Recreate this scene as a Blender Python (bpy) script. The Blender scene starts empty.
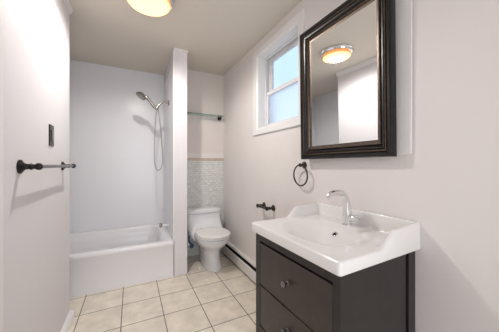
import bpy, bmesh, math, random
from mathutils import Vector, Matrix
random.seed(3)
S = bpy.context.scene
COL = S.collection
W = 1.16            # right wall plane
LW = -0.44         # left wall plane
CEIL = 2.455
PI = math.pi

# ------------------------------------------------------------------ camera
cam = bpy.data.cameras.new('camera'); co = bpy.data.objects.new('camera', cam); COL.objects.link(co)
co.location = (0, 0, 1.2); co.rotation_euler = (PI/2, 0, -0.473)
cam.sensor_width = 36; cam.lens = 231/499*36; cam.shift_y = -1.2/499; cam.clip_start = 0.02
S.camera = co
# ------------------------------------------------------------------ world: soft blue/white sky seen through the window
wd = bpy.data.worlds.new('sky'); S.world = wd; wd.use_nodes = True
n = wd.node_tree; n.nodes.clear()
out = n.nodes.new('ShaderNodeOutputWorld'); bg = n.nodes.new('ShaderNodeBackground')
tc = n.nodes.new('ShaderNodeTexCoord'); nz = n.nodes.new('ShaderNodeTexNoise'); rp = n.nodes.new('ShaderNodeValToRGB')
nz.inputs['Scale'].default_value = 2.6; nz.inputs['Detail'].default_value = 3
rp.color_ramp.elements[0].position = .42; rp.color_ramp.elements[0].color = (.46, .63, .86, 1)
rp.color_ramp.elements[1].position = .60; rp.color_ramp.elements[1].color = (.84, .89, .96, 1)
n.links.new(tc.outputs['Generated'], nz.inputs['Vector']); n.links.new(nz.outputs['Fac'], rp.inputs['Fac'])
n.links.new(rp.outputs['Color'], bg.inputs['Color']); bg.inputs['Strength'].default_value = 1.15
n.links.new(bg.outputs[0], out.inputs[0])
# ------------------------------------------------------------------ added fill light, unseen, shining in through the doorway behind the camera
def area(name, loc, rot, sx, sy, power, colr):
    l = bpy.data.lights.new(name, 'AREA'); l.shape = 'RECTANGLE'; l.size = sx; l.size_y = sy; l.energy = power; l.color = colr
    o = bpy.data.objects.new(name, l); COL.objects.link(o); o.location = loc; o.rotation_euler = rot; return o
area('rear_fill_light', (0.26, -1.55, 1.15), (PI/2, 0, 0), 1.3, 2.0, 23, (.91, .95, 1.0))
vs = S.view_settings; vs.view_transform = 'Standard'; vs.look = 'None'; vs.gamma = 1; vs.use_curve_mapping = False
vs.exposure = 0.46

# ------------------------------------------------------------------ materials
def mat(name, colr, rough=.5, metal=0, coat=0, bump=0, bscale=40, var=0, vscale=6, spec=.5, trans=0, ior=1.45):
    m = bpy.data.materials.new(name); m.use_nodes = True; t = m.node_tree; b = t.nodes['Principled BSDF']
    b.inputs['Base Color'].default_value = (*colr, 1); b.inputs['Roughness'].default_value = rough; b.inputs['Metallic'].default_value = metal
    b.inputs['Coat Weight'].default_value = coat; b.inputs['Specular IOR Level'].default_value = spec
    b.inputs['Transmission Weight'].default_value = trans; b.inputs['IOR'].default_value = ior
    g = t.nodes.new('ShaderNodeNewGeometry')
    if var:
        nn = t.nodes.new('ShaderNodeTexNoise'); nn.inputs['Scale'].default_value = vscale; nn.inputs['Detail'].default_value = 5
        r = t.nodes.new('ShaderNodeValToRGB')
        r.color_ramp.elements[0].position = .3; r.color_ramp.elements[1].position = .7
        r.color_ramp.elements[0].color = (*[c*(1-var) for c in colr], 1); r.color_ramp.elements[1].color = (*[min(1, c*(1+var)) for c in colr], 1)
        t.links.new(g.outputs['Position'], nn.inputs['Vector']); t.links.new(nn.outputs['Fac'], r.inputs['Fac']); t.links.new(r.outputs['Color'], b.inputs['Base Color'])
    if bump:
        nn = t.nodes.new('ShaderNodeTexNoise'); nn.inputs['Scale'].default_value = bscale; bp = t.nodes.new('ShaderNodeBump')
        bp.inputs['Strength'].default_value = bump; bp.inputs['Distance'].default_value = .004
        t.links.new(g.outputs['Position'], nn.inputs['Vector']); t.links.new(nn.outputs['Fac'], bp.inputs['Height']); t.links.new(bp.outputs[0], b.inputs['Normal'])
    return m
def brick_mat(name, c1, c2, mortar, bw, bh, ms, loc, axes='xy', offset=0, rough=.35, noise=.12, nscale=9, bumpd=.0015, mix=None):
    m = mat(name, c1, rough); t = m.node_tree; b = t.nodes['Principled BSDF']
    g = t.nodes.new('ShaderNodeNewGeometry'); sp = t.nodes.new('ShaderNodeSeparateXYZ'); cb = t.nodes.new('ShaderNodeCombineXYZ')
    t.links.new(g.outputs['Position'], sp.inputs[0])
    for i, a in enumerate(axes):
        s = t.nodes.new('ShaderNodeMath'); s.operation = 'SUBTRACT'; s.inputs[1].default_value = loc[i]
        t.links.new(sp.outputs['xyz'.index(a)], s.inputs[0]); t.links.new(s.outputs[0], cb.inputs[i])
    k = t.nodes.new('ShaderNodeTexBrick'); k.offset = offset; k.offset_frequency = 2; k.squash = 1
    k.inputs['Scale'].default_value = 1; k.inputs['Brick Width'].default_value = bw; k.inputs['Row Height'].default_value = bh
    k.inputs['Mortar Size'].default_value = ms; k.inputs['Mortar Smooth'].default_value = .15; k.inputs['Bias'].default_value = 0
    k.inputs['Color1'].default_value = (*c1, 1); k.inputs['Color2'].default_value = (*c2, 1); k.inputs['Mortar'].default_value = (*mortar, 1)
    t.links.new(cb.outputs[0], k.inputs['Vector'])
    nn = t.nodes.new('ShaderNodeTexNoise'); nn.inputs['Scale'].default_value = nscale; nn.inputs['Detail'].default_value = 6; nn.inputs['Roughness'].default_value = .62
    t.links.new(g.outputs['Position'], nn.inputs['Vector'])
    mr = t.nodes.new('ShaderNodeMapRange'); mr.inputs['From Min'].default_value = .3; mr.inputs['From Max'].default_value = .7
    mr.inputs['To Min'].default_value = 1-noise; mr.inputs['To Max'].default_value = 1+noise*.6
    t.links.new(nn.outputs['Fac'], mr.inputs['Value'])
    vm = t.nodes.new('ShaderNodeVectorMath'); vm.operation = 'SCALE'
    t.links.new(k.outputs['Color'], vm.inputs[0]); t.links.new(mr.outputs[0], vm.inputs['Scale']); t.links.new(vm.outputs[0], b.inputs['Base Color'])
    bp = t.nodes.new('ShaderNodeBump'); bp.invert = True; bp.inputs['Strength'].default_value = .6; bp.inputs['Distance'].default_value = bumpd
    t.links.new(k.outputs['Fac'], bp.inputs['Height']); t.links.new(bp.outputs[0], b.inputs['Normal'])
    return m
PAINT = mat('wall_paint', (.79, .76, .775), .6, bump=.08, bscale=120)
PAINTR = mat('wall_paint_right', (.81, .765, .745), .6, bump=.08, bscale=120)
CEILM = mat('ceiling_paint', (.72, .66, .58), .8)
TRIM = mat('white_trim', (.86, .84, .83), .4)
SURR = mat('tub_surround_panel', (.85, .845, .87), .28)
TUBM = mat('tub_enamel', (.90, .89, .91), .2, coat=.2)
PORC = mat('toilet_porcelain', (.84, .85, .87), .12, coat=.4)
SEATM = mat('toilet_seat_plastic', (.86, .845, .82), .3)
SINKM = mat('sink_ceramic', (.88, .86, .84), .15, coat=.3)
CHROME = mat('chrome', (.82, .82, .83), .09, 1)
NICKEL = mat('brushed_nickel', (.34, .315, .295), .3, 1)
BRONZE = mat('dark_bronze', (.045, .036, .032), .3, .6)
BLACKM = mat('black_metal', (.018, .017, .018), .35, .5)
ESP = mat('espresso_wood', (.023, .018, .017), .42, var=.16, vscale=14)
ESPF = mat('espresso_wood_sheen', (.046, .034, .030), .34, var=.16, vscale=14)  # same espresso wood, the front's reflected sheen put into a lighter colour
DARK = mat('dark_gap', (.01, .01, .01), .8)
HEAT = mat('heater_enamel', (.80, .77, .74), .4)
FRAME = mat('mirror_frame_black', (.008, .007, .0065), .28, .0)
FRAMEB = mat('mirror_frame_rubbed', (.11, .08, .06), .3, .5, var=.25, vscale=60)
MIRR = mat('silvered_glass', (.93, .95, .955), .005, 1)
VINYL = mat('window_vinyl', (.80, .80, .82), .35)
KNOB = mat('knob_pewter', (.20, .19, .19), .22, .95)
HOSE = mat('metal_hose', (.44, .42, .40), .3, 1)
GLSS = mat('shelf_glass', (.62, .82, .74), .02, trans=.85)
BLUEH = mat('blue_grey_plastic', (.10, .17, .30), .5)
FLOORM = brick_mat('floor_tile', (.90, .825, .71), (.86, .78, .665), (.17, .13, .10), .30, .30, .0034, (-.368-3, 2.253-3, 0), 'xyz', 0, .32, .16, 8)
MOSAIC = brick_mat('mosaic_tile', (.84, .83, .80), (.72, .75, .74), (.68, .67, .64), .060, .030, .0034, (.548, 0, 0), 'xzy', .5, .25, .12, 30, .001)
BORDER = brick_mat('border_tile', (.62, .50, .41), (.55, .43, .34), (.55, .48, .42), .15, .06, .002, (.548, 1.2, 0), 'xzy', 0, .3, .1, 20, .001)
# frosted and clear window glass
def glass(name, rough, colr):
    return mat(name, colr, rough, trans=1, ior=1.3)
FROST = glass('frosted_pane', .42, (.95, .98, 1)); CLEAR = glass('clear_pane', .10, (.97, .99, 1))
# lamp diffuser: glows warm, a little dimmer where the glass turns edge-on
LAMP = mat('lamp_glass', (.42, .24, .10), .3)
t = LAMP.node_tree; b = t.nodes['Principled BSDF']; g = t.nodes.new('ShaderNodeNewGeometry'); sp = t.nodes.new('ShaderNodeSeparateXYZ')
t.links.new(g.outputs['Normal'], sp.inputs[0]); ab = t.nodes.new('ShaderNodeMath'); ab.operation = 'ABSOLUTE'; t.links.new(sp.outputs[2], ab.inputs[0])
r = t.nodes.new('ShaderNodeValToRGB'); r.color_ramp.elements[0].position = .35; r.color_ramp.elements[1].position = .95
r.color_ramp.elements[0].color = (1, .36, .10, 1); r.color_ramp.elements[1].color = (1, .70, .34, 1)
t.links.new(ab.outputs[0], r.inputs[0]); t.links.new(r.outputs[0], b.inputs['Emission Color'])
mr = t.nodes.new('ShaderNodeMapRange'); mr.inputs['From Min'].default_value = .35; mr.inputs['From Max'].default_value = 1
mr.inputs['To Min'].default_value = .55; mr.inputs['To Max'].default_value = 1.5; t.links.new(ab.outputs[0], mr.inputs[0]); t.links.new(mr.outputs[0], b.inputs['Emission Strength'])

# ------------------------------------------------------------------ helpers
def obj(name, bm, m, parent=None, smooth=None, bevel=0, seg=2, kind=None):
    me = bpy.data.meshes.new(name); bmesh.ops.recalc_face_normals(bm, faces=bm.faces[:]); bm.to_mesh(me); bm.free()
    ms = m if isinstance(m, (list, tuple)) else [m]
    for x in ms: me.materials.append(x)
    o = bpy.data.objects.new(name, me); COL.objects.link(o)
    if parent:
        o.parent = parent; o.matrix_parent_inverse = Matrix.Translation(parent.location).inverted()
    if bevel:
        md = o.modifiers.new('bevel', 'BEVEL'); md.width = bevel; md.segments = seg; md.limit_method = 'ANGLE'; md.angle_limit = math.radians(40)
    if smooth or bevel:
        a = math.radians(smooth if smooth and smooth is not True else 40)
        me.polygons.foreach_set('use_smooth', [True]*len(me.polygons))
        try: me.set_sharp_from_angle(angle=a)
        except Exception: pass
    if kind: o['kind'] = kind
    return o
def struct(name, bm, m, parent=None, **k):
    return obj(name, bm, m, parent, kind=None if parent else 'structure', **k)
def tag(o, label, cat, group=None):
    o['label'] = label; o['category'] = cat
    if group: o['group'] = group
    return o
def thing(name, label, cat, loc):
    o = bpy.data.objects.new(name, None); COL.objects.link(o); o.location = loc; o.empty_display_size = .05
    return tag(o, label, cat)
def BM(): return bmesh.new()
def box(bm, x0, x1, y0, y1, z0, z1):
    v = [bm.verts.new(p) for p in [(x0,y0,z0),(x1,y0,z0),(x1,y1,z0),(x0,y1,z0),(x0,y0,z1),(x1,y0,z1),(x1,y1,z1),(x0,y1,z1)]]
    for f in [(0,3,2,1),(4,5,6,7),(0,1,5,4),(1,2,6,5),(2,3,7,6),(3,0,4,7)]: bm.faces.new([v[i] for i in f])
    return bm
def bx(*a): return box(BM(), *a)
def ringset(bm, rings, cap0=True, cap1=True, closed=True):
    vr = [[bm.verts.new(p) for p in r] for r in rings]; n = len(vr[0])
    for a, b in zip(vr, vr[1:]):
        for i in range(n if closed else n-1):
            j = (i+1) % n; bm.faces.new((a[i], a[j], b[j], b[i]))
    if cap0: bm.faces.new(vr[0][::-1])
    if cap1: bm.faces.new(vr[-1])
    return bm
def tube(bm, pts, rad, n=14, cap=True):
    pts = [Vector(p) for p in pts]; rs = rad if isinstance(rad, (list, tuple)) else [rad]*len(pts)
    tang = []
    for i in range(len(pts)):
        a = pts[max(0, i-1)]; c = pts[min(len(pts)-1, i+1)]; tang.append((c-a).normalized())
    up = Vector((0, 0, 1)) if abs(tang[0].z) < .9 else Vector((1, 0, 0))
    u = tang[0].cross(up).normalized(); rings = []
    for p, tt, r in zip(pts, tang, rs):
        u = (u - tt*u.dot(tt)).normalized(); v = tt.cross(u)
        rings.append([p + (u*math.cos(2*PI*k/n) + v*math.sin(2*PI*k/n))*r for k in range(n)])
    return ringset(bm, rings, cap, cap)
def lathe(bm, prof, origin, axis='z', n=32):
    """prof: (radius, height) pairs, turned about an axis"""
    o = Vector(origin); A = {'z': Vector((0,0,1)), 'x': Vector((1,0,0)), 'y': Vector((0,1,0)), '-x': Vector((-1,0,0)), '-y': Vector((0,-1,0)), '-z': Vector((0,0,-1))}[axis] if isinstance(axis, str) else axis
    A = Vector(A).normalized(); U = A.orthogonal().normalized(); V = A.cross(U)
    return ringset(bm, [[o + A*h + (U*math.cos(2*PI*k/n)+V*math.sin(2*PI*k/n))*max(r, 1e-4) for k in range(n)] for r, h in prof])
def spline(pts, n=8):
    P = [Vector(p) for p in pts]; P = [P[0]*2-P[1]] + P + [P[-1]*2-P[-2]]; o = []
    for i in range(1, len(P)-2):
        for k in range(n):
            s = k/n; a, b, c, d = P[i-1:i+3]
            o.append(.5*((2*b)+(c-a)*s+(2*a-5*b+4*c-d)*s*s+(3*b-a-3*c+d)*s**3))
    o.append(P[-2]); return o
def torus(bm, c, R, r, axis, n=48, m=12):
    A = Vector(axis).normalized(); U = A.orthogonal().normalized(); V = A.cross(U); c = Vector(c); rings = []
    for i in range(n):
        d = U*math.cos(2*PI*i/n)+V*math.sin(2*PI*i/n)
        rings.append([c + d*(R+r*math.cos(2*PI*k/m)) + A*r*math.sin(2*PI*k/m) for k in range(m)])
    return ringset(bm, rings+[rings[0]], False, False)
def weld(bm, d=1e-5): bmesh.ops.remove_doubles(bm, verts=bm.verts[:], dist=d); return bm
def prism(bm, poly, f0, f1):
    """poly of 2-D points; f0, f1 map them to the two ends"""
    a = [bm.verts.new(f0(*p)) for p in poly]; b = [bm.verts.new(f1(*p)) for p in poly]; n = len(poly)
    for i in range(n): bm.faces.new((a[i], a[(i+1) % n], b[(i+1) % n], b[i]))
    bm.faces.new(a[::-1]); bm.faces.new(b); return bm
def profile_loop(bm, prof, loop, closed=True):
    """sweep a 2-D profile (inward offset, height) round a rectangle loop of (corner, inward dirs) mitred"""
    rings = [[c + d*p + h*q for p, q in prof] for c, d, h in loop]
    if closed: rings.append(rings[0])
    return weld(ringset(bm, rings, not closed, not closed))

# ------------------------------------------------------------------ the room
YR, YT, YA, YP = -.60, 3.43, 3.07, 2.57     # rear wall, tub back wall, toilet alcove wall, front of the partition
struct('floor', bx(-1.25, 1.40, -1.84, 3.6, -.06, 0), FLOORM)
struct('ceiling', bx(-1.25, 1.40, -.75, 3.6, CEIL, CEIL+.06), CEILM)
# right wall with the window opening
WY0, WY1, WZ0, WZ1 = 1.425, 2.075, 1.57, 2.305
bm = BM()
for a in [(W, 1.36, -.75, WY0, 0, CEIL), (W, 1.36, WY1, 3.2, 0, CEIL), (W, 1.36, WY0, WY1, 0, WZ0), (W, 1.36, WY0, WY1, WZ1, CEIL)]: box(bm, *a)
struct('wall_right', bm, PAINTR)
# left wall (thick block ending beside the tub, behind it a return to the far tub end)
bm = BM(); box(bm, -.60, LW, -.72, .42, 0, CEIL); box(bm, -.60, LW, .42, 1.12, 2.05, CEIL); box(bm, -1.12, LW, 1.12, 2.30, 0, CEIL)
struct('wall_left', bm, PAINT)
struct('wall_end', bx(-1.25, -1.12, 2.30, 3.58, 0, CEIL), SURR)
struct('wall_tub', bx(-1.12, .41, YT, YT+.12, 0, CEIL), SURR)
struct('wall_alcove', bx(.548, W, YA, YA+.12, 0, CEIL), mat('wall_paint_alcove', (.77, .71, .67), .6))
struct('wall_partition', bx(.41, .548, YP, YT+.12, 0, CEIL), PAINT, bevel=.004)
bm = BM(); box(bm, LW, -.30, -.72, YR, 0, CEIL); box(bm, .82, W, -.72, YR, 0, CEIL); box(bm, -.30, .82, -.72, YR, 2.12, CEIL)
struct('wall_rear', bm, PAINT)
bm = BM(); box(bm, -.80, -.68, -1.72, -.72, 0, 2.3); box(bm, 1.22, 1.34, -1.72, -.72, 0, 2.3); box(bm, -.80, 1.34, -1.84, -1.72, 0, 2.3); box(bm, -.80, 1.34, -1.84, -.75, 2.3, 2.36); box(bm, -.80, 1.34, -.75, -.721, 2.12, 2.36)
struct('wall_hallway', bm, PAINT)
# partition cap moulding
bm = BM(); box(bm, .402, .556, YP-.008, YP+.06, 2.425, CEIL)
struct('trim_1', bm, TRIM, bevel=.004)
# crown moulding: along the left wall, round the corner
prof = [(0, 0), (.004, 0), (.007, .010), (.011, .020), (.014, .040), (.018, .044), (.018, .055), (0, .055)]
bm = BM(); rings = []
zc = CEIL-.055
for (x, y, dx, dy) in [(LW, -.6, 1, 0), (LW, 2.30, 1, 1), (-1.12, 2.30, 0, 1)]:
    rings.append([Vector((x+dx*p, y+dy*p, zc+q)) for p, q in prof])
ringset(bm, rings); struct('trim_2', bm, TRIM)
# quarter-round shoe at the foot of the left wall
prof = [(0, 0), (.038, 0)] + [(.038*math.cos(a), .036*math.sin(a)) for a in [PI*k/16 for k in range(1, 9)]]
bm = BM(); rings = []
for (x, y, dx, dy) in [(LW, 1.20, 1, 0), (LW, 2.30, 1, .2)]: rings.append([Vector((x+dx*p, y+dy*p, q)) for p, q in prof])
ringset(bm, rings); struct('baseboard_left', bm, TRIM, smooth=50)
# door and casing in the left wall
struct('trim_3', bx(LW-.01, LW+.018, 1.105, 1.182, 0, 2.12), TRIM, bevel=.004)
struct('trim_4', bx(LW-.01, LW+.018, .34, .42, 0, 2.12), TRIM, bevel=.004)
struct('trim_5', bx(LW-.01, LW+.018, .42, 1.105, 2.04, 2.12), TRIM, bevel=.004)
bm = BM(); box(bm, LW-.06, LW-.02, .425, 1.115, .01, 2.045)
for z0, z1 in [(.2, .9), (1.05, 1.9)]:
    for y0, y1 in [(.49, .73), (.80, 1.04)]: box(bm, LW-.022, LW-.012, y0, y1, z0, z1)
struct('door_1', bm, TRIM, bevel=.004)
# mosaic dado and its brown border in the toilet alcove
struct('trim_6', bx(.550, W-.002, YA-.010, YA+.001, .0, 1.255), MOSAIC)
struct('trim_7', bx(.550, W-.002, YA-.016, YA+.001, 1.255, 1.292), BORDER, bevel=.004)
struct('trim_8', bx(.550, W-.002, YA-.012, YA+.001, 1.292, 1.36), PAINTR)

# ------------------------------------------------------------------ window
win = bpy.data.objects.new('window_1', None); COL.objects.link(win); win.location = (W, 1.75, WZ0); win['kind'] = 'structure'
CW = .068
bm = BM()
def wl(x, y, z): return Vector((x, y, z))
yo0, yo1, zo0, zo1 = WY0-CW, WY1+CW+.025, WZ0-CW, WZ1+CW
cprof = [(0, 0), (0, .012), (.006, .018), (.055, .014), (.062, .006), (.068, 0)]   # (inward, out of wall)
loop = [(wl(W, yo0, zo0), wl(0, 1, 1), wl(-1, 0, 0)), (wl(W, yo1, zo0), wl(0, -1.37, 1), wl(-1, 0, 0)), (wl(W, yo1, zo1), wl(0, -1.37, -1), wl(-1, 0, 0)), (wl(W, yo0, zo1), wl(0, 1, -1), wl(-1, 0, 0))]
profile_loop(bm, cprof, loop); struct('window_casing', bm, TRIM, win)
bm = BM(); XG = W+.09
box(bm, W, XG+.06, WY0-.001, WY0+.008, WZ0, WZ1); box(bm, W, XG+.06, WY1-.008, WY1+.001, WZ0, WZ1)
box(bm, W, XG+.06, WY0+.008, WY1-.008, WZ0-.001, WZ0+.008); box(bm, W, XG+.06, WY0+.008, WY1-.008, WZ1-.008, WZ1+.001)
struct('window_reveal', bm, TRIM, win)
def sash(name, x, z0, z1, gm, fw, extra=0):
    y0, y1 = WY0+.008, WY1-.008; bm = BM()
    for a in [(x, x+.028, y0, y1, z0, z0+fw), (x, x+.028, y0, y1, z1-fw, z1), (x, x+.028, y0, y0+fw+extra, z0+fw, z1-fw), (x, x+.028, y1-fw-extra, y1, z0+fw, z1-fw)]: box(bm, *a)
    s = struct(name, bm, VINYL, win, bevel=.003)
    return struct(name+'_pane', bx(x+.012, x+.016, y0+fw+extra, y1-fw-extra, z0+fw, z1-fw), gm, win)
ZM = 1.93
sash('lower_sash', XG, WZ0+.008, ZM+.018, FROST, .038)
sash('upper_sash', XG+.030, ZM-.018, WZ1-.008, CLEAR, .046, .022)
bm = BM(); box(bm, XG-.012, XG, WY1-.022, WY1-.008, WZ0+.008, WZ1-.008); box(bm, XG-.012, XG, WY0+.008, WY0+.022, WZ0+.008, WZ1-.008); box(bm, XG-.012, XG, WY0+.022, WY1-.022, WZ1-.022, WZ1-.008)
struct('sash_stop', bm, VINYL, win, bevel=.002)

# ------------------------------------------------------------------ bathtub
TX0, TX1, TY0, TZ = -1.115, .405, YP, .385
tub = thing('bathtub', 'white alcove bathtub with a plain apron beside the tiled floor', 'bathtub', (-.35, 3.0, 0))
def rr(x0, x1, y0, y1, r, z, n=8):
    o = []
    for cx, cy, a0 in [(x1-r, y1-r, 0), (x0+r, y1-r, 90), (x0+r, y0+r, 180), (x1-r, y0+r, 270)]:
        for k in range(n+1):
            a = math.radians(a0+90*k/n); o.append(Vector((cx+r*math.cos(a), cy+r*math.sin(a), z)))
    return o
bm = BM(); e = .002
rings = [rr(TX0, TX1, TY0+.012, YT-e, .004, 0.001), rr(TX0, TX1, TY0+.010, YT-e, .004, TZ-.06), rr(TX0, TX1, TY0+.0, YT-e, .004, TZ-.045), rr(TX0, TX1, TY0, YT-e, .006, TZ-.010), rr(TX0+.003, TX1-.003, TY0+.004, YT-e-.003, .01, TZ-.002), rr(TX0+.012, TX1-.012, TY0+.014, YT-e-.01, .02, TZ),
         rr(TX0+.09, TX1-.075, TY0+.075, YT-.06, .09, TZ), rr(TX0+.10, TX1-.085, TY0+.085, YT-.07, .10, TZ-.008), rr(TX0+.14, TX1-.10, TY0+.10, YT-.085, .11, TZ-.10), rr(TX0+.25, TX1-.14, TY0+.13, YT-.115, .12, TZ-.28), rr(TX0+.32, TX1-.19, TY0+.17, YT-.15, .12, TZ-.31)]
ringset(bm, rings)
obj('tub_body', bm, TUBM, tub, smooth=45)
bm = BM(); lathe(bm, [(.028, 0), (.028, .003), (.02, .005), (.001, .005)], (TX1-.19-.10, 3.0, TZ-.3095), 'z', 20); obj('drain', bm, CHROME, tub, smooth=30)
# narrow caulked flange where the surround meets the partition front
struct('trim_9', bx(.398, .412, YP-.001, YP+.03, TZ, 2.425), TRIM, bevel=.003)
struct('trim_10', bx(.404, .412, YP+.03, YT, TZ, 2.30), SURR)

sp_ = thing('tub_spout', 'small round nickel tub spout on a pale stem just over the tub rim', 'spout', (.405, 3.0, .47))
bm = BM(); lathe(bm, [(.026, 0), (.026, .005), (.012, .010), (.011, .070), (.001, .071)], (.404, 3.0, .462), '-x', 24)
obj('spout_stem', bm, TUBM, sp_, smooth=40)
bm = BM(); lathe(bm, [(.012, .066), (.022, .070), (.027, .080), (.026, .094), (.018, .100), (.001, .101)], (.404, 3.0, .462), '-x', 24); obj('spout_end', bm, NICKEL, sp_, smooth=40)

# ------------------------------------------------------------------ shower set
sh = thing('hand_shower', 'brushed nickel hand shower on its wall arm with a looped metal hose', 'shower head', (.405, 2.91, 1.945)); YS = 2.91
bm = BM(); lathe(bm, [(.032, 0), (.031, .006), (.018, .012), (.011, .016)], (.404, YS, 1.945), '-x', 24); obj('flange', bm, NICKEL, sh, smooth=40)
bm = BM(); tube(bm, spline([(.392, YS, 1.945), (.35, YS, 1.948), (.31, YS, 1.925), (.275, YS, 1.885)]), .012); obj('shower_arm', bm, NICKEL, sh, smooth=40)
bm = BM(); lathe(bm, [(.010, -.025), (.017, -.02), (.019, 0), (.017, .022), (.010, .028)], (.272, YS, 1.877), Vector((-.5, 0, -.85)), 20)
tube(bm, [(.272, YS, 1.877), (.25, YS, 1.885)], .013); obj('holder', bm, NICKEL, sh, smooth=40)
hd = Vector((-.13, -.0, .105)).normalized()
bm = BM(); tube(bm, spline([(.262, YS-.012, 1.845), (.235, YS-.012, 1.875), (.20, YS-.012, 1.925), (.165, YS-.012, 1.965), (.135, YS-.012, 1.985)]), [.013]*8+[.016]*8+[.017]*8+[.020]*8+[.026]); obj('handle', bm, NICKEL, sh, smooth=40)
bm = BM(); ax = Vector((-.60, -.12, -.80)).normalized()
lathe(bm, [(.014, -.032), (.034, -.026), (.050, -.010), (.057, .004), (.058, .014), (.053, .018), (.001, .018)], (.100, YS-.014, 1.985), ax, 28)
ho = obj('spray_head', bm, NICKEL, sh, smooth=40)
bm = BM(); lathe(bm, [(.034, .0181), (.034, .0195), (.001, .0197)], (.100, YS-.014, 1.985), ax, 24); obj('spray_face', bm, mat('spray_rubber', (.55, .52, .5), .5), ho, smooth=30)
bm = BM(); tube(bm, spline([(.266, YS, 1.84), (.255, YS, 1.75), (.247, YS, 1.6), (.242, YS, 1.4), (.243, YS, 1.24), (.258, YS, 1.16), (.285, YS, 1.135), (.315, YS, 1.165), (.332, YS, 1.25), (.325, YS, 1.4), (.312, YS, 1.6), (.292, YS, 1.78), (.278, YS, 1.855)], 8), .0062, 10); obj('hose', bm, HOSE, sh, smooth=50)

# ------------------------------------------------------------------ toilet
TC = .825
toi = thing('toilet', 'white one-piece toilet standing in the tiled alcove', 'toilet', (TC, 2.75, 0))
def egg(cx, yf, yb, hw, z, n=40, ex=2.0, mid=.45):
    """closed loop, rounded nose at yf (towards the room), squarer back at yb"""
    ym = yf+(yb-yf)*mid; o = []
    for k in range(n):
        a = 2*PI*k/n; c, s = math.cos(a), math.sin(a)
        e = ex if c > 0 else 3.2
        x = hw*math.copysign(abs(s)**(2/e), s); y = math.copysign(abs(c)**(2/e), c)
        o.append(Vector((cx+x+.032*max(0, 1-z/.36), ym-(ym-yf)*y if c > 0 else ym-(yb-ym)*y, z)))
    return o
def sm(rings_keys, fn, steps=5):
    """interpolate lists of parameters smoothly"""
    pts = [list(k) for k in rings_keys]; o = []
    for i in range(len(pts)-1):
        a = pts[max(i-1, 0)]; b = pts[i]; c = pts[i+1]; d = pts[min(i+2, len(pts)-1)]
        for k in range(steps):
            s = k/steps; o.append(fn(*[.5*((2*q)+(r_-p)*s+(2*p-5*q+4*r_-w)*s*s+(3*q-p-3*r_+w)*s**3) for p, q, r_, w in zip(a, b, c, d)]))
    o.append(fn(*pts[-1])); return o
bm = BM(); ringset(bm, sm([(2.462, 2.90, .105, 0.0), (2.462, 2.90, .106, .02), (2.485, 2.90, .096, .10), (2.482, 2.90, .096, .18), (2.455, 2.90, .106, .23), (2.385, 2.89, .142, .285), (2.328, 2.88, .167, .33), (2.305, 2.86, .178, .375), (2.303, 2.86, .179, .393), (2.312, 2.86, .172, .399)], lambda yf, yb, hw, z: egg(TC, yf, yb, hw, z)))
obj('bowl', bm, PORC, toi, smooth=50)
bm = BM()
def tk(yf, hw, z, yb=3.052): return [Vector((p.x, p.y, z)) for p in rr(TC-.008-hw, TC-.008+hw, yf, yb, .05, z, 6)]
ringset(bm, sm([(2.80, .075, .20), (2.74, .105, .26), (2.70, .180, .325), (2.715, .210, .41), (2.77, .214, .46), (2.815, .214, .52), (2.83, .212, .590)], lambda yf, hw, z: tk(yf, hw, z)))
obj('tank', bm, PORC, toi, smooth=50)
bm = BM(); ringset(bm, [tk(2.828, .205, .591), tk(2.815, .216, .597), tk(2.812, .219, .607), tk(2.814, .217, .632), tk(2.824, .207, .640, 3.046), tk(2.86, .17, .644, 3.02)])
obj('tank_lid', bm, PORC, toi, smooth=40)
bm = BM(); ringset(bm, [egg(TC, 2.308, 2.72, .176, .404), egg(TC, 2.296, 2.72, .182, .408), egg(TC, 2.296, 2.72, .182, .418), egg(TC, 2.305, 2.71, .178, .421)]); obj('seat', bm, SEATM, toi, smooth=40)
bm = BM(); ringset(bm, [egg(TC, 2.304, 2.715, .170, .4215), egg(TC, 2.304, 2.715, .174, .425), egg(TC, 2.296, 2.72, .183, .428), egg(TC, 2.297, 2.72, .182, .436), egg(TC, 2.315, 2.70, .170, .442), egg(TC, 2.36, 2.66, .135, .445)]); obj('seat_lid', bm, SEATM, toi, smooth=40)
for s in (-1, 1):
    bm = BM(); lathe(bm, [(.014, 0), (.014, .010), (.008, .016), (.001, .017)], (TC+s*.075, 2.722, .436), 'z', 16); obj('hinge', bm, SEATM, toi, smooth=40)
for s in (-1, 1):
    bm = BM(); lathe(bm, [(.013, 0), (.013, .006), (.008, .014), (.001, .016)], (TC+s*.122, 2.66, .0), 'z', 16); obj('bolt_cap', bm, PORC, toi, smooth=40)
# water supply stop
vl = thing('shutoff_valve', 'small chrome water valve with hose behind the toilet, left side', 'valve', (.70, YA-.01, .14))
bm = BM(); lathe(bm, [(.028, 0), (.027, .004), (.010, .008), (.010, .045), (.001, .046)], (.695, YA-.011, .15), '-y', 20); obj('valve_body', bm, CHROME, vl, smooth=40)
bm = BM(); lathe(bm, [(.020, 0), (.030, .004), (.030, .016), (.001, .018)], (.695, YA-.057, .15), '-y', 12); obj('valve_handle', bm, BLUEH, vl, smooth=40)
bm = BM(); tube(bm, spline([(.695, YA-.035, .16), (.672, YA-.040, .20), (.665, YA-.045, .26), (.68, YA-.05, .32)]), .009); obj('supply_hose', bm, BLUEH, vl, smooth=50)

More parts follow.
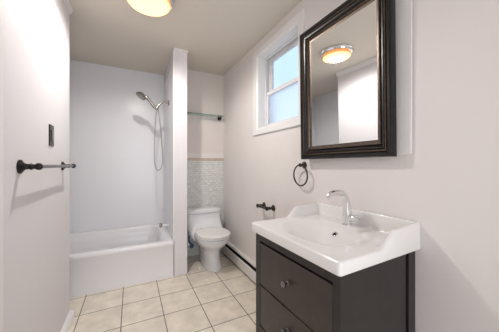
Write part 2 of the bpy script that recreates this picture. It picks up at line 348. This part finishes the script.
# ------------------------------------------------------------------ baseboard heater along the right wall
HY0, HY1 = 1.24, 3.045
he = thing('baseboard_heater', 'long low white baseboard heater running along the foot of the right wall', 'heater', (W-.03, 2.1, 0))
f = lambda y: (lambda d, z: (W-.001-d, y, z))
bm = BM(); prism(bm, [(0, .01), (.006, .01), (.006, .168), (.026, .168), (.036, .158), (.040, .158), (.040, .162), (.028, .178), (0, .184)], f(HY0), f(HY1)); obj('hood', bm, HEAT, he)
bm = BM(); prism(bm, [(.052, .126), (.060, .124), (.063, .122), (.063, .026), (.054, .020), (.054, .024), (.058, .028), (.058, .120), (.050, .126)], f(HY0), f(HY1)); obj('front_panel', bm, HEAT, he)
bm = BM(); box(bm, W-.048, W-.010, HY0+.02, HY1-.02, .045, .125); obj('heating_element', bm, DARK, he)
for y0 in (HY0-.012, HY1-.012):
    bm = BM(); box(bm, W-.068, W-.001, y0, y0+.022, .0, .186); obj('end_cap', bm, HEAT, he, bevel=.004)

# ------------------------------------------------------------------ glass shelf in the alcove
gs = thing('glass_shelf', 'narrow clear glass shelf high in the toilet alcove with a round black bracket', 'shelf', (.85, YA, 1.86))
obj('glass_panel', bx(.56, 1.125, YA-.125, YA-.004, 1.858, 1.866), GLSS, gs, bevel=.002)
for x in (.61, 1.095):
    bm = BM(); lathe(bm, [(.024, 0), (.024, .012), (.018, .02), (.010, .024), (.010, .045), (.014, .05), (.014, .06), (.001, .061)], (x, YA-.001, 1.842), '-y', 20); obj('bracket', bm, BLACKM, gs, smooth=40)

# ------------------------------------------------------------------ towel bar on the left wall
tb = thing('towel_bar', 'dark bronze towel bar with flared round posts on the left wall', 'towel bar', (LW, 1.72, 1.19))
for y in (1.370, 2.077):
    bm = BM(); lathe(bm, [(.031, 0), (.031, .006), (.027, .009), (.021, .012), (.014, .020), (.012, .032), (.0155, .040), (.011, .047), (.010, .052), (.0145, .058), (.0165, .066), (.0145, .074), (.008, .079), (.001, .080)], (LW+.0005, y, 1.192), 'x', 28); obj('post', bm, BLACKM, tb, smooth=30)
bm = BM(); tube(bm, [(LW+.066, 1.370, 1.192), (LW+.066, 2.077, 1.192)], .0085, 16); obj('bar', bm, mat('bar_metal', (.13, .11, .10), .25, .8), tb, smooth=40)
# switch
sw = thing('light_switch', 'small dark bronze light switch plate above the towel bar', 'light switch', (LW, 1.82, 1.38))
obj('switch_plate', bx(LW, LW+.006, 1.776, 1.862, 1.315, 1.445), BRONZE, sw, bevel=.003)
obj('rocker', bx(LW+.006, LW+.011, 1.803, 1.835, 1.346, 1.414), mat('switch_rocker', (.16, .15, .15), .35), sw, bevel=.002)

# ------------------------------------------------------------------ ceiling light
LX, LY = .115, 1.85
cl = thing('ceiling_light', 'round flush ceiling light with chrome rim and glowing warm glass', 'ceiling light', (LX, LY, CEIL))
bm = BM(); lathe(bm, [(.178, 0), (.182, .006), (.182, .016), (.175, .022), (.168, .032), (.166, .040), (.150, .043), (.150, .001)], (LX, LY, CEIL-.0005), '-z', 56); obj('chrome_rim', bm, CHROME, cl, smooth=30)
bm = BM(); lathe(bm, [(.149, .030), (.154, .050), (.152, .062), (.143, .073), (.125, .080), (.095, .085), (.05, .088), (.001, .089)], (LX, LY, CEIL), '-z', 56); obj('glass_diffuser', bm, LAMP, cl, smooth=60)
pl = bpy.data.lights.new('ceiling_light_bulb', 'SPOT'); pl.spot_size = math.radians(174); pl.spot_blend = .45; pl.shadow_soft_size = .014; pl.energy = 21; pl.color = (1, .965, .93)
po = bpy.data.objects.new('ceiling_light_bulb', pl); COL.objects.link(po); po.location = (LX, LY, CEIL-.105); po.parent = cl; po.matrix_parent_inverse = Matrix.Translation(cl.location).inverted()

al = bpy.data.lights.new('ceiling_light_glow', 'AREA'); al.shape = 'DISK'; al.size = .17; al.energy = 4.5; al.color = (1, .965, .93)
ao = bpy.data.objects.new('ceiling_light_glow', al); COL.objects.link(ao); ao.location = (LX, LY, CEIL-.090); ao.parent = cl; ao.matrix_parent_inverse = Matrix.Translation(cl.location).inverted()

# ------------------------------------------------------------------ towel ring
tr = thing('towel_ring', 'dark bronze towel ring on the right wall under the mirror corner', 'towel ring', (W, 1.36, 1.2))
bm = BM(); lathe(bm, [(.026, 0), (.026, .005), (.021, .010), (.012, .016), (.010, .028), (.014, .034), (.015, .042), (.010, .050), (.001, .052)], (W-.0005, 1.358, 1.198), '-x', 24); obj('post', bm, BRONZE, tr, smooth=30)
bm = BM(); torus(bm, (W-.040, 1.358, 1.122), .077, .0056, (1, 0, .03)); obj('ring', bm, BRONZE, tr, smooth=60)
# toilet paper holder
ph = thing('paper_holder', 'dark bronze toilet paper holder with two posts, empty, on the right wall', 'toilet paper holder', (W, 1.865, .80))
for y in (1.782, 1.948):
    bm = BM(); lathe(bm, [(.028, 0), (.028, .006), (.022, .011), (.012, .020), (.011, .034), (.016, .042), (.012, .050), (.012, .058), (.019, .066), (.019, .080), (.010, .086), (.001, .087)], (W-.0005, y, .805), '-x', 24); obj('post', bm, BRONZE, ph, smooth=30)
bm = BM(); tube(bm, [(W-.073, 1.782, .805), (W-.073, 1.948, .805)], .0115, 16); obj('roller', bm, BRONZE, ph, smooth=40)

# ------------------------------------------------------------------ white board behind the mirror
wb = obj('backing_board', bx(W-.011, W-.0015, .607, 1.318, 1.250, 2.20), TRIM, bevel=.003)
tag(wb, 'flat white board on the right wall behind the black framed mirror', 'board')

# ------------------------------------------------------------------ mirror
MY0, MY1, MZ0, MZ1 = (.668), 1.322, 1.240, 2.135
mi = thing('framed_mirror', 'rectangular mirror in a wide black and bronze moulded frame above the sink', 'mirror', (W-.014, (MY0+MY1)/2, MZ0))
MX = W-.026; MLEAN, MYAW = math.radians(-.9), math.radians(.95)
def mloop(y0, y1, z0, z1):
    X = wl(-1, 0, 0)
    return [(wl(MX, y0, z0), wl(0, 1, 1), X), (wl(MX, y1, z0), wl(0, -1, 1), X), (wl(MX, y1, z1), wl(0, -1, -1), X), (wl(MX, y0, z1), wl(0, 1, -1), X)]
bm = BM(); profile_loop(bm, [(0, 0), (.0, .028), (.003, .036), (.010, .040), (.020, .040), (.026, .034), (.030, .030), (.088, .006), (.088, 0)], mloop(MY0, MY1, MZ0, MZ1)); obj('outer_frame', bm, FRAME, mi, smooth=25)
bm = BM(); profile_loop(bm, [(.0285, .029), (.030, .036), (.033, .038), (.036, .036), (.038, .029), (.038, .012), (.0285, .012)], mloop(MY0, MY1, MZ0, MZ1)); obj('bronze_bead', bm, FRAMEB, mi, smooth=30)
bm = BM(); profile_loop(bm, [(.038, .026), (.044, .032), (.052, .030), (.060, .020), (.062, .018), (.062, .008), (.038, .008)], mloop(MY0, MY1, MZ0, MZ1)); obj('inner_moulding', bm, FRAME, mi, smooth=30)
bm = BM(); profile_loop(bm, [(.062, .018), (.065, .024), (.069, .025), (.072, .022), (.074, .012), (.089, .008), (.089, .004), (.062, .004)], mloop(MY0, MY1, MZ0, MZ1)); obj('inner_bead', bm, FRAMEB, mi, smooth=30)
obj('mirror_glass', bx(MX-.008, MX-.003, MY0+.086, MY1-.086, MZ0+.086, MZ1-.086), MIRR, mi)
mi.rotation_euler = (0, MLEAN, MYAW)

# ------------------------------------------------------------------ vanity cabinet
VX, VY0, VY1, VZ = .648, .572, 1.170, .815
va = thing('vanity_cabinet', 'dark espresso vanity cabinet with two drawers under the white sink', 'cabinet', (.9, .87, 0))
bm = BM()
box(bm, VX+.02, W-.012, VY0+.012, VY0+.026, .09, VZ)             # near side panel, recessed
box(bm, VX+.02, W-.012, VY1-.026, VY1-.006, .09, VZ)
box(bm, VX+.02, W-.012, VY0+.026, VY1-.026, .09, .108)
box(bm, W-.020, W-.012, VY0+.026, VY1-.026, .108, VZ)
obj('carcass', bm, ESP, va)
bm = BM()                                                         # face frame
box(bm, VX, VX+.020, VY0, VY0+.032, 0, VZ); box(bm, VX, VX+.020, VY1-.047, VY1, 0, VZ)
box(bm, VX, VX+.020, VY0+.032, VY1-.047, .775, VZ); box(bm, VX, VX+.020, VY0+.032, VY1-.047, .09, .30)
obj('face_frame', bm, ESP, va)
bm = BM(); box(bm, VX+.020, W-.090, VY0+.002, VY0+.012, .09, VZ); obj('side_panel', bm, ESP, va)
bm = BM(); box(bm, W-.066, W-.012, VY0, VY0+.012, 0, VZ); obj('rear_stile', bm, ESP, va)
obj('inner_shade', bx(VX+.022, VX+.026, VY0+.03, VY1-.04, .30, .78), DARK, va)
for z0, z1, kz in [(.536, .764, .652), (.306, .528, .432)]:
    bm = BM(); box(bm, VX-.001, VX+.018, VY0+.0345, VY1-.0495, z0, z1); d = obj('drawer', bm, ESPF, va, bevel=.003)
    bm = BM(); lathe(bm, [(.010, 0), (.006, .004), (.006, .012), (.010, .016), (.0155, .021), (.0155, .026), (.011, .031), (.001, .032)], (VX-.001, .872, kz), '-x', 20)
    obj('knob', bm, KNOB, d, smooth=30)

# ------------------------------------------------------------------ ceramic sink top
SX0, SX1, SY0, SY1 = .628, W-.001, .556, 1.192
BCX, BCY, BA, BB = .862, .872, .182, .238
def sst(a, b, x): u = max(0, min(1, (x-a)/(b-a))); return u*u*(3-2*u)
def ztop(x, y):
    d = min(x-SX0, 10); z = .868
    ys = min(y-SY0, SY1-y)
    up = .064*sst(.865, .965, x)+.010*sst(.965, W, x)
    side = 1-sst(.012, .040, ys)
    back = 1-sst(.018, .038, W-x)
    z += max(up*side, .074*back)
    r = (abs((x-BCX)/BA)**2.3+abs((y-BCY)/BB)**2.3)**(1/2.3)
    if r < 1.10:
        q = max(0, r)
        z -= .108*(1-sst(.0, 1.10, q)**.85)*sst(1.10, .86, q) if q < 1.10 else 0
    e = min(d, ys)                       # rounded top edge
    if e < .009: z -= .009-math.sqrt(max(0, .009**2-(.009-e)**2))
    return z
def lin(a, b, n, ed=(0, .0007, .002, .004, .0065, .009, .012)):
    c = [a+v for v in ed]; c += [a+.012+(b-a-.024)*k/n for k in range(1, n)]; c += [b-v for v in reversed(ed)]; return c
xs = sorted(lin(SX0, SX1, 96)+[W-.045+.00125*k for k in range(26)]); ys_ = sorted(lin(SY0, SY1, 110)+[SY0+.0125+.00125*k for k in range(24)]+[SY1-.0125-.00125*k for k in range(24)])
xs = [v for i, v in enumerate(xs) if i == 0 or v-xs[i-1] > 2e-4]; ys_ = [v for i, v in enumerate(ys_) if i == 0 or v-ys_[i-1] > 2e-4]
def corner(x, y, R=.014):
    """round the two front corners in plan"""
    for yc, s in ((SY0, 1), (SY1, -1)):
        cx, cy = SX0+R, yc+s*R; 
        if x < cx and (y-cy)*s < 0:
            dx, dy = (cx-x)/R, abs(y-cy)/R; m = max(dx, dy); l = math.hypot(dx, dy)
            if l > 0: k = m/l; return cx-dx*k*R, cy-s*dy*k*R
    return x, y
bm = BM(); V = []
for x in xs:
    row = []
    for y in ys_:
        X, Y = corner(x, y); row.append(bm.verts.new((X, Y, ztop(x, y))))
    V.append(row)
for i in range(len(xs)-1):
    for j in range(len(ys_)-1): bm.faces.new((V[i][j], V[i+1][j], V[i+1][j+1], V[i][j+1]))
per = [V[i][0] for i in range(len(xs))] + [V[-1][j] for j in range(1, len(ys_))] + [V[i][-1] for i in range(len(xs)-2, -1, -1)] + [V[0][j] for j in range(len(ys_)-2, 0, -1)]
def low(vv, z, ins):
    cx, cy = (SX0+SX1)/2, (SY0+SY1)/2
    x, y = vv.co.x, vv.co.y
    x = x+ins if x < SX0+.02 else x
    y = y+ins if y < SY0+.01 else (y-ins if y > SY1-.01 else y)
    return bm.verts.new((x, y, z))
prev = per
for z, ins in [(.824, .0), (.819, .0015), (.8165, .005)]:
    cur = [low(v, z, ins) for v in per]
    for i in range(len(per)):
        j = (i+1) % len(per); bm.faces.new((prev[i], prev[j], cur[j], cur[i]))
    prev = cur
bo = [bm.verts.new((v.co.x*.86+.14*.89, v.co.y*.86+.14*.874, .8162)) for v in prev]
for i in range(len(per)):
    j = (i+1) % len(per); bm.faces.new((prev[i], prev[j], bo[j], bo[i]))
st = thing('sink_top', 'white ceramic sink top with oval basin and raised back corners', 'sink', (.89, .874, .816))
obj('basin_top', bm, SINKM, st, smooth=60)
# overflow ring, on the back slope of the basin
def onbasin(px, py):
    f_ = 231; a = .473; u = (px-249.5)/f_; v = (164.8-py)/f_
    D = Vector((math.sin(a)+u*math.cos(a), math.cos(a)-u*math.sin(a), v)); tt = .6
    while tt < 1.6:
        p = Vector((0, 0, 1.2))+D*tt
        if p.x > SX0 and p.z < ztop(p.x, p.y): break
        tt += .0005
    e_ = .002; nrm = Vector((-(ztop(p.x+e_, p.y)-ztop(p.x-e_, p.y))/(2*e_), -(ztop(p.x, p.y+e_)-ztop(p.x, p.y-e_))/(2*e_), 1)).normalized()
    return p, nrm
OV, ON = Vector((.985, .892, ztop(.985, .892))), Vector((-.75, 0, .66)).normalized()
OV, ON = onbasin(337, 235)
bm = BM(); torus(bm, OV+ON*.001, .0135, .0036, ON, 28, 8); obj('overflow_ring', bm, CHROME, st, smooth=60)
bm = BM(); lathe(bm, [(.0095, -.003), (.0095, .0015), (.001, .0016)], OV, ON, 20); obj('overflow_hole', bm, DARK, st)
bm = BM(); zb = ztop(BCX, BCY); lathe(bm, [(.026, -.002), (.026, .002), (.021, .003), (.019, .001), (.018, .004), (.001, .006)], (BCX, BCY, zb+.001), 'z', 28); obj('drain', bm, CHROME, st, smooth=30)

# ------------------------------------------------------------------ faucet
FX, FY, FZ = 1.072, .882, .8686
fa = thing('faucet', 'curved chrome single lever faucet standing on the back of the sink', 'faucet', (FX, FY, FZ))
bm = BM(); lathe(bm, [(.029, 0), (.029, .004), (.024, .008), (.023, .03)], (FX, FY, FZ), 'z', 28); obj('base', bm, CHROME, fa, smooth=40)
path = spline([(FX, FY, FZ+.005), (FX, FY, FZ+.05), (FX-.004, FY, FZ+.10), (FX-.016, FY, FZ+.148), (FX-.045, FY, FZ+.176), (FX-.085, FY, FZ+.181), (FX-.128, FY, FZ+.178), (FX-.148, FY, FZ+.160)], 8)
key = [.0265, .0255, .0225, .0195, .0170, .0150, .0140, .0125]; rr_ = []
for i in range(len(key)-1): rr_ += [key[i]+(key[i+1]-key[i])*k/8 for k in range(8)]
rr_.append(key[-1]); bm = BM(); tube(bm, path, rr_, 20); obj('spout', bm, CHROME, fa, smooth=60)
bm = BM(); dd = Vector((-.75, 0, -.66)); lathe(bm, [(.0125, 0), (.0125, .010), (.009, .011), (.001, .0112)], path[-1], dd, 18); obj('aerator', bm, CHROME, fa, smooth=30)
bm = BM(); lathe(bm, [(.018, 0), (.019, .03), (.0185, .050), (.015, .060), (.010, .068), (.001, .069)], (FX, FY-.006, FZ+.042), '-y', 22); obj('valve_cylinder', bm, CHROME, fa, smooth=30)
bm = BM(); tube(bm, spline([(FX, FY-.045, FZ+.052), (FX-.004, FY-.070, FZ+.058), (FX-.010, FY-.100, FZ+.060)], 6), [.009]*6+[.007]*6+[.005], 14); obj('lever', bm, CHROME, fa, smooth=50)

# the vanity stands a little out of square with the room: turn its pieces about the near front corner, backs kept on the wall
for root in (va, st, fa):
    todo = list(root.children); 
    while todo:
        o = todo.pop(); todo += list(o.children)
        for v in o.data.vertices:
            x, y = v.co.x, v.co.y
            v.co.y = y+.038*(x-.64); v.co.x = x-.012*(y-.554)*(W-x)/.52
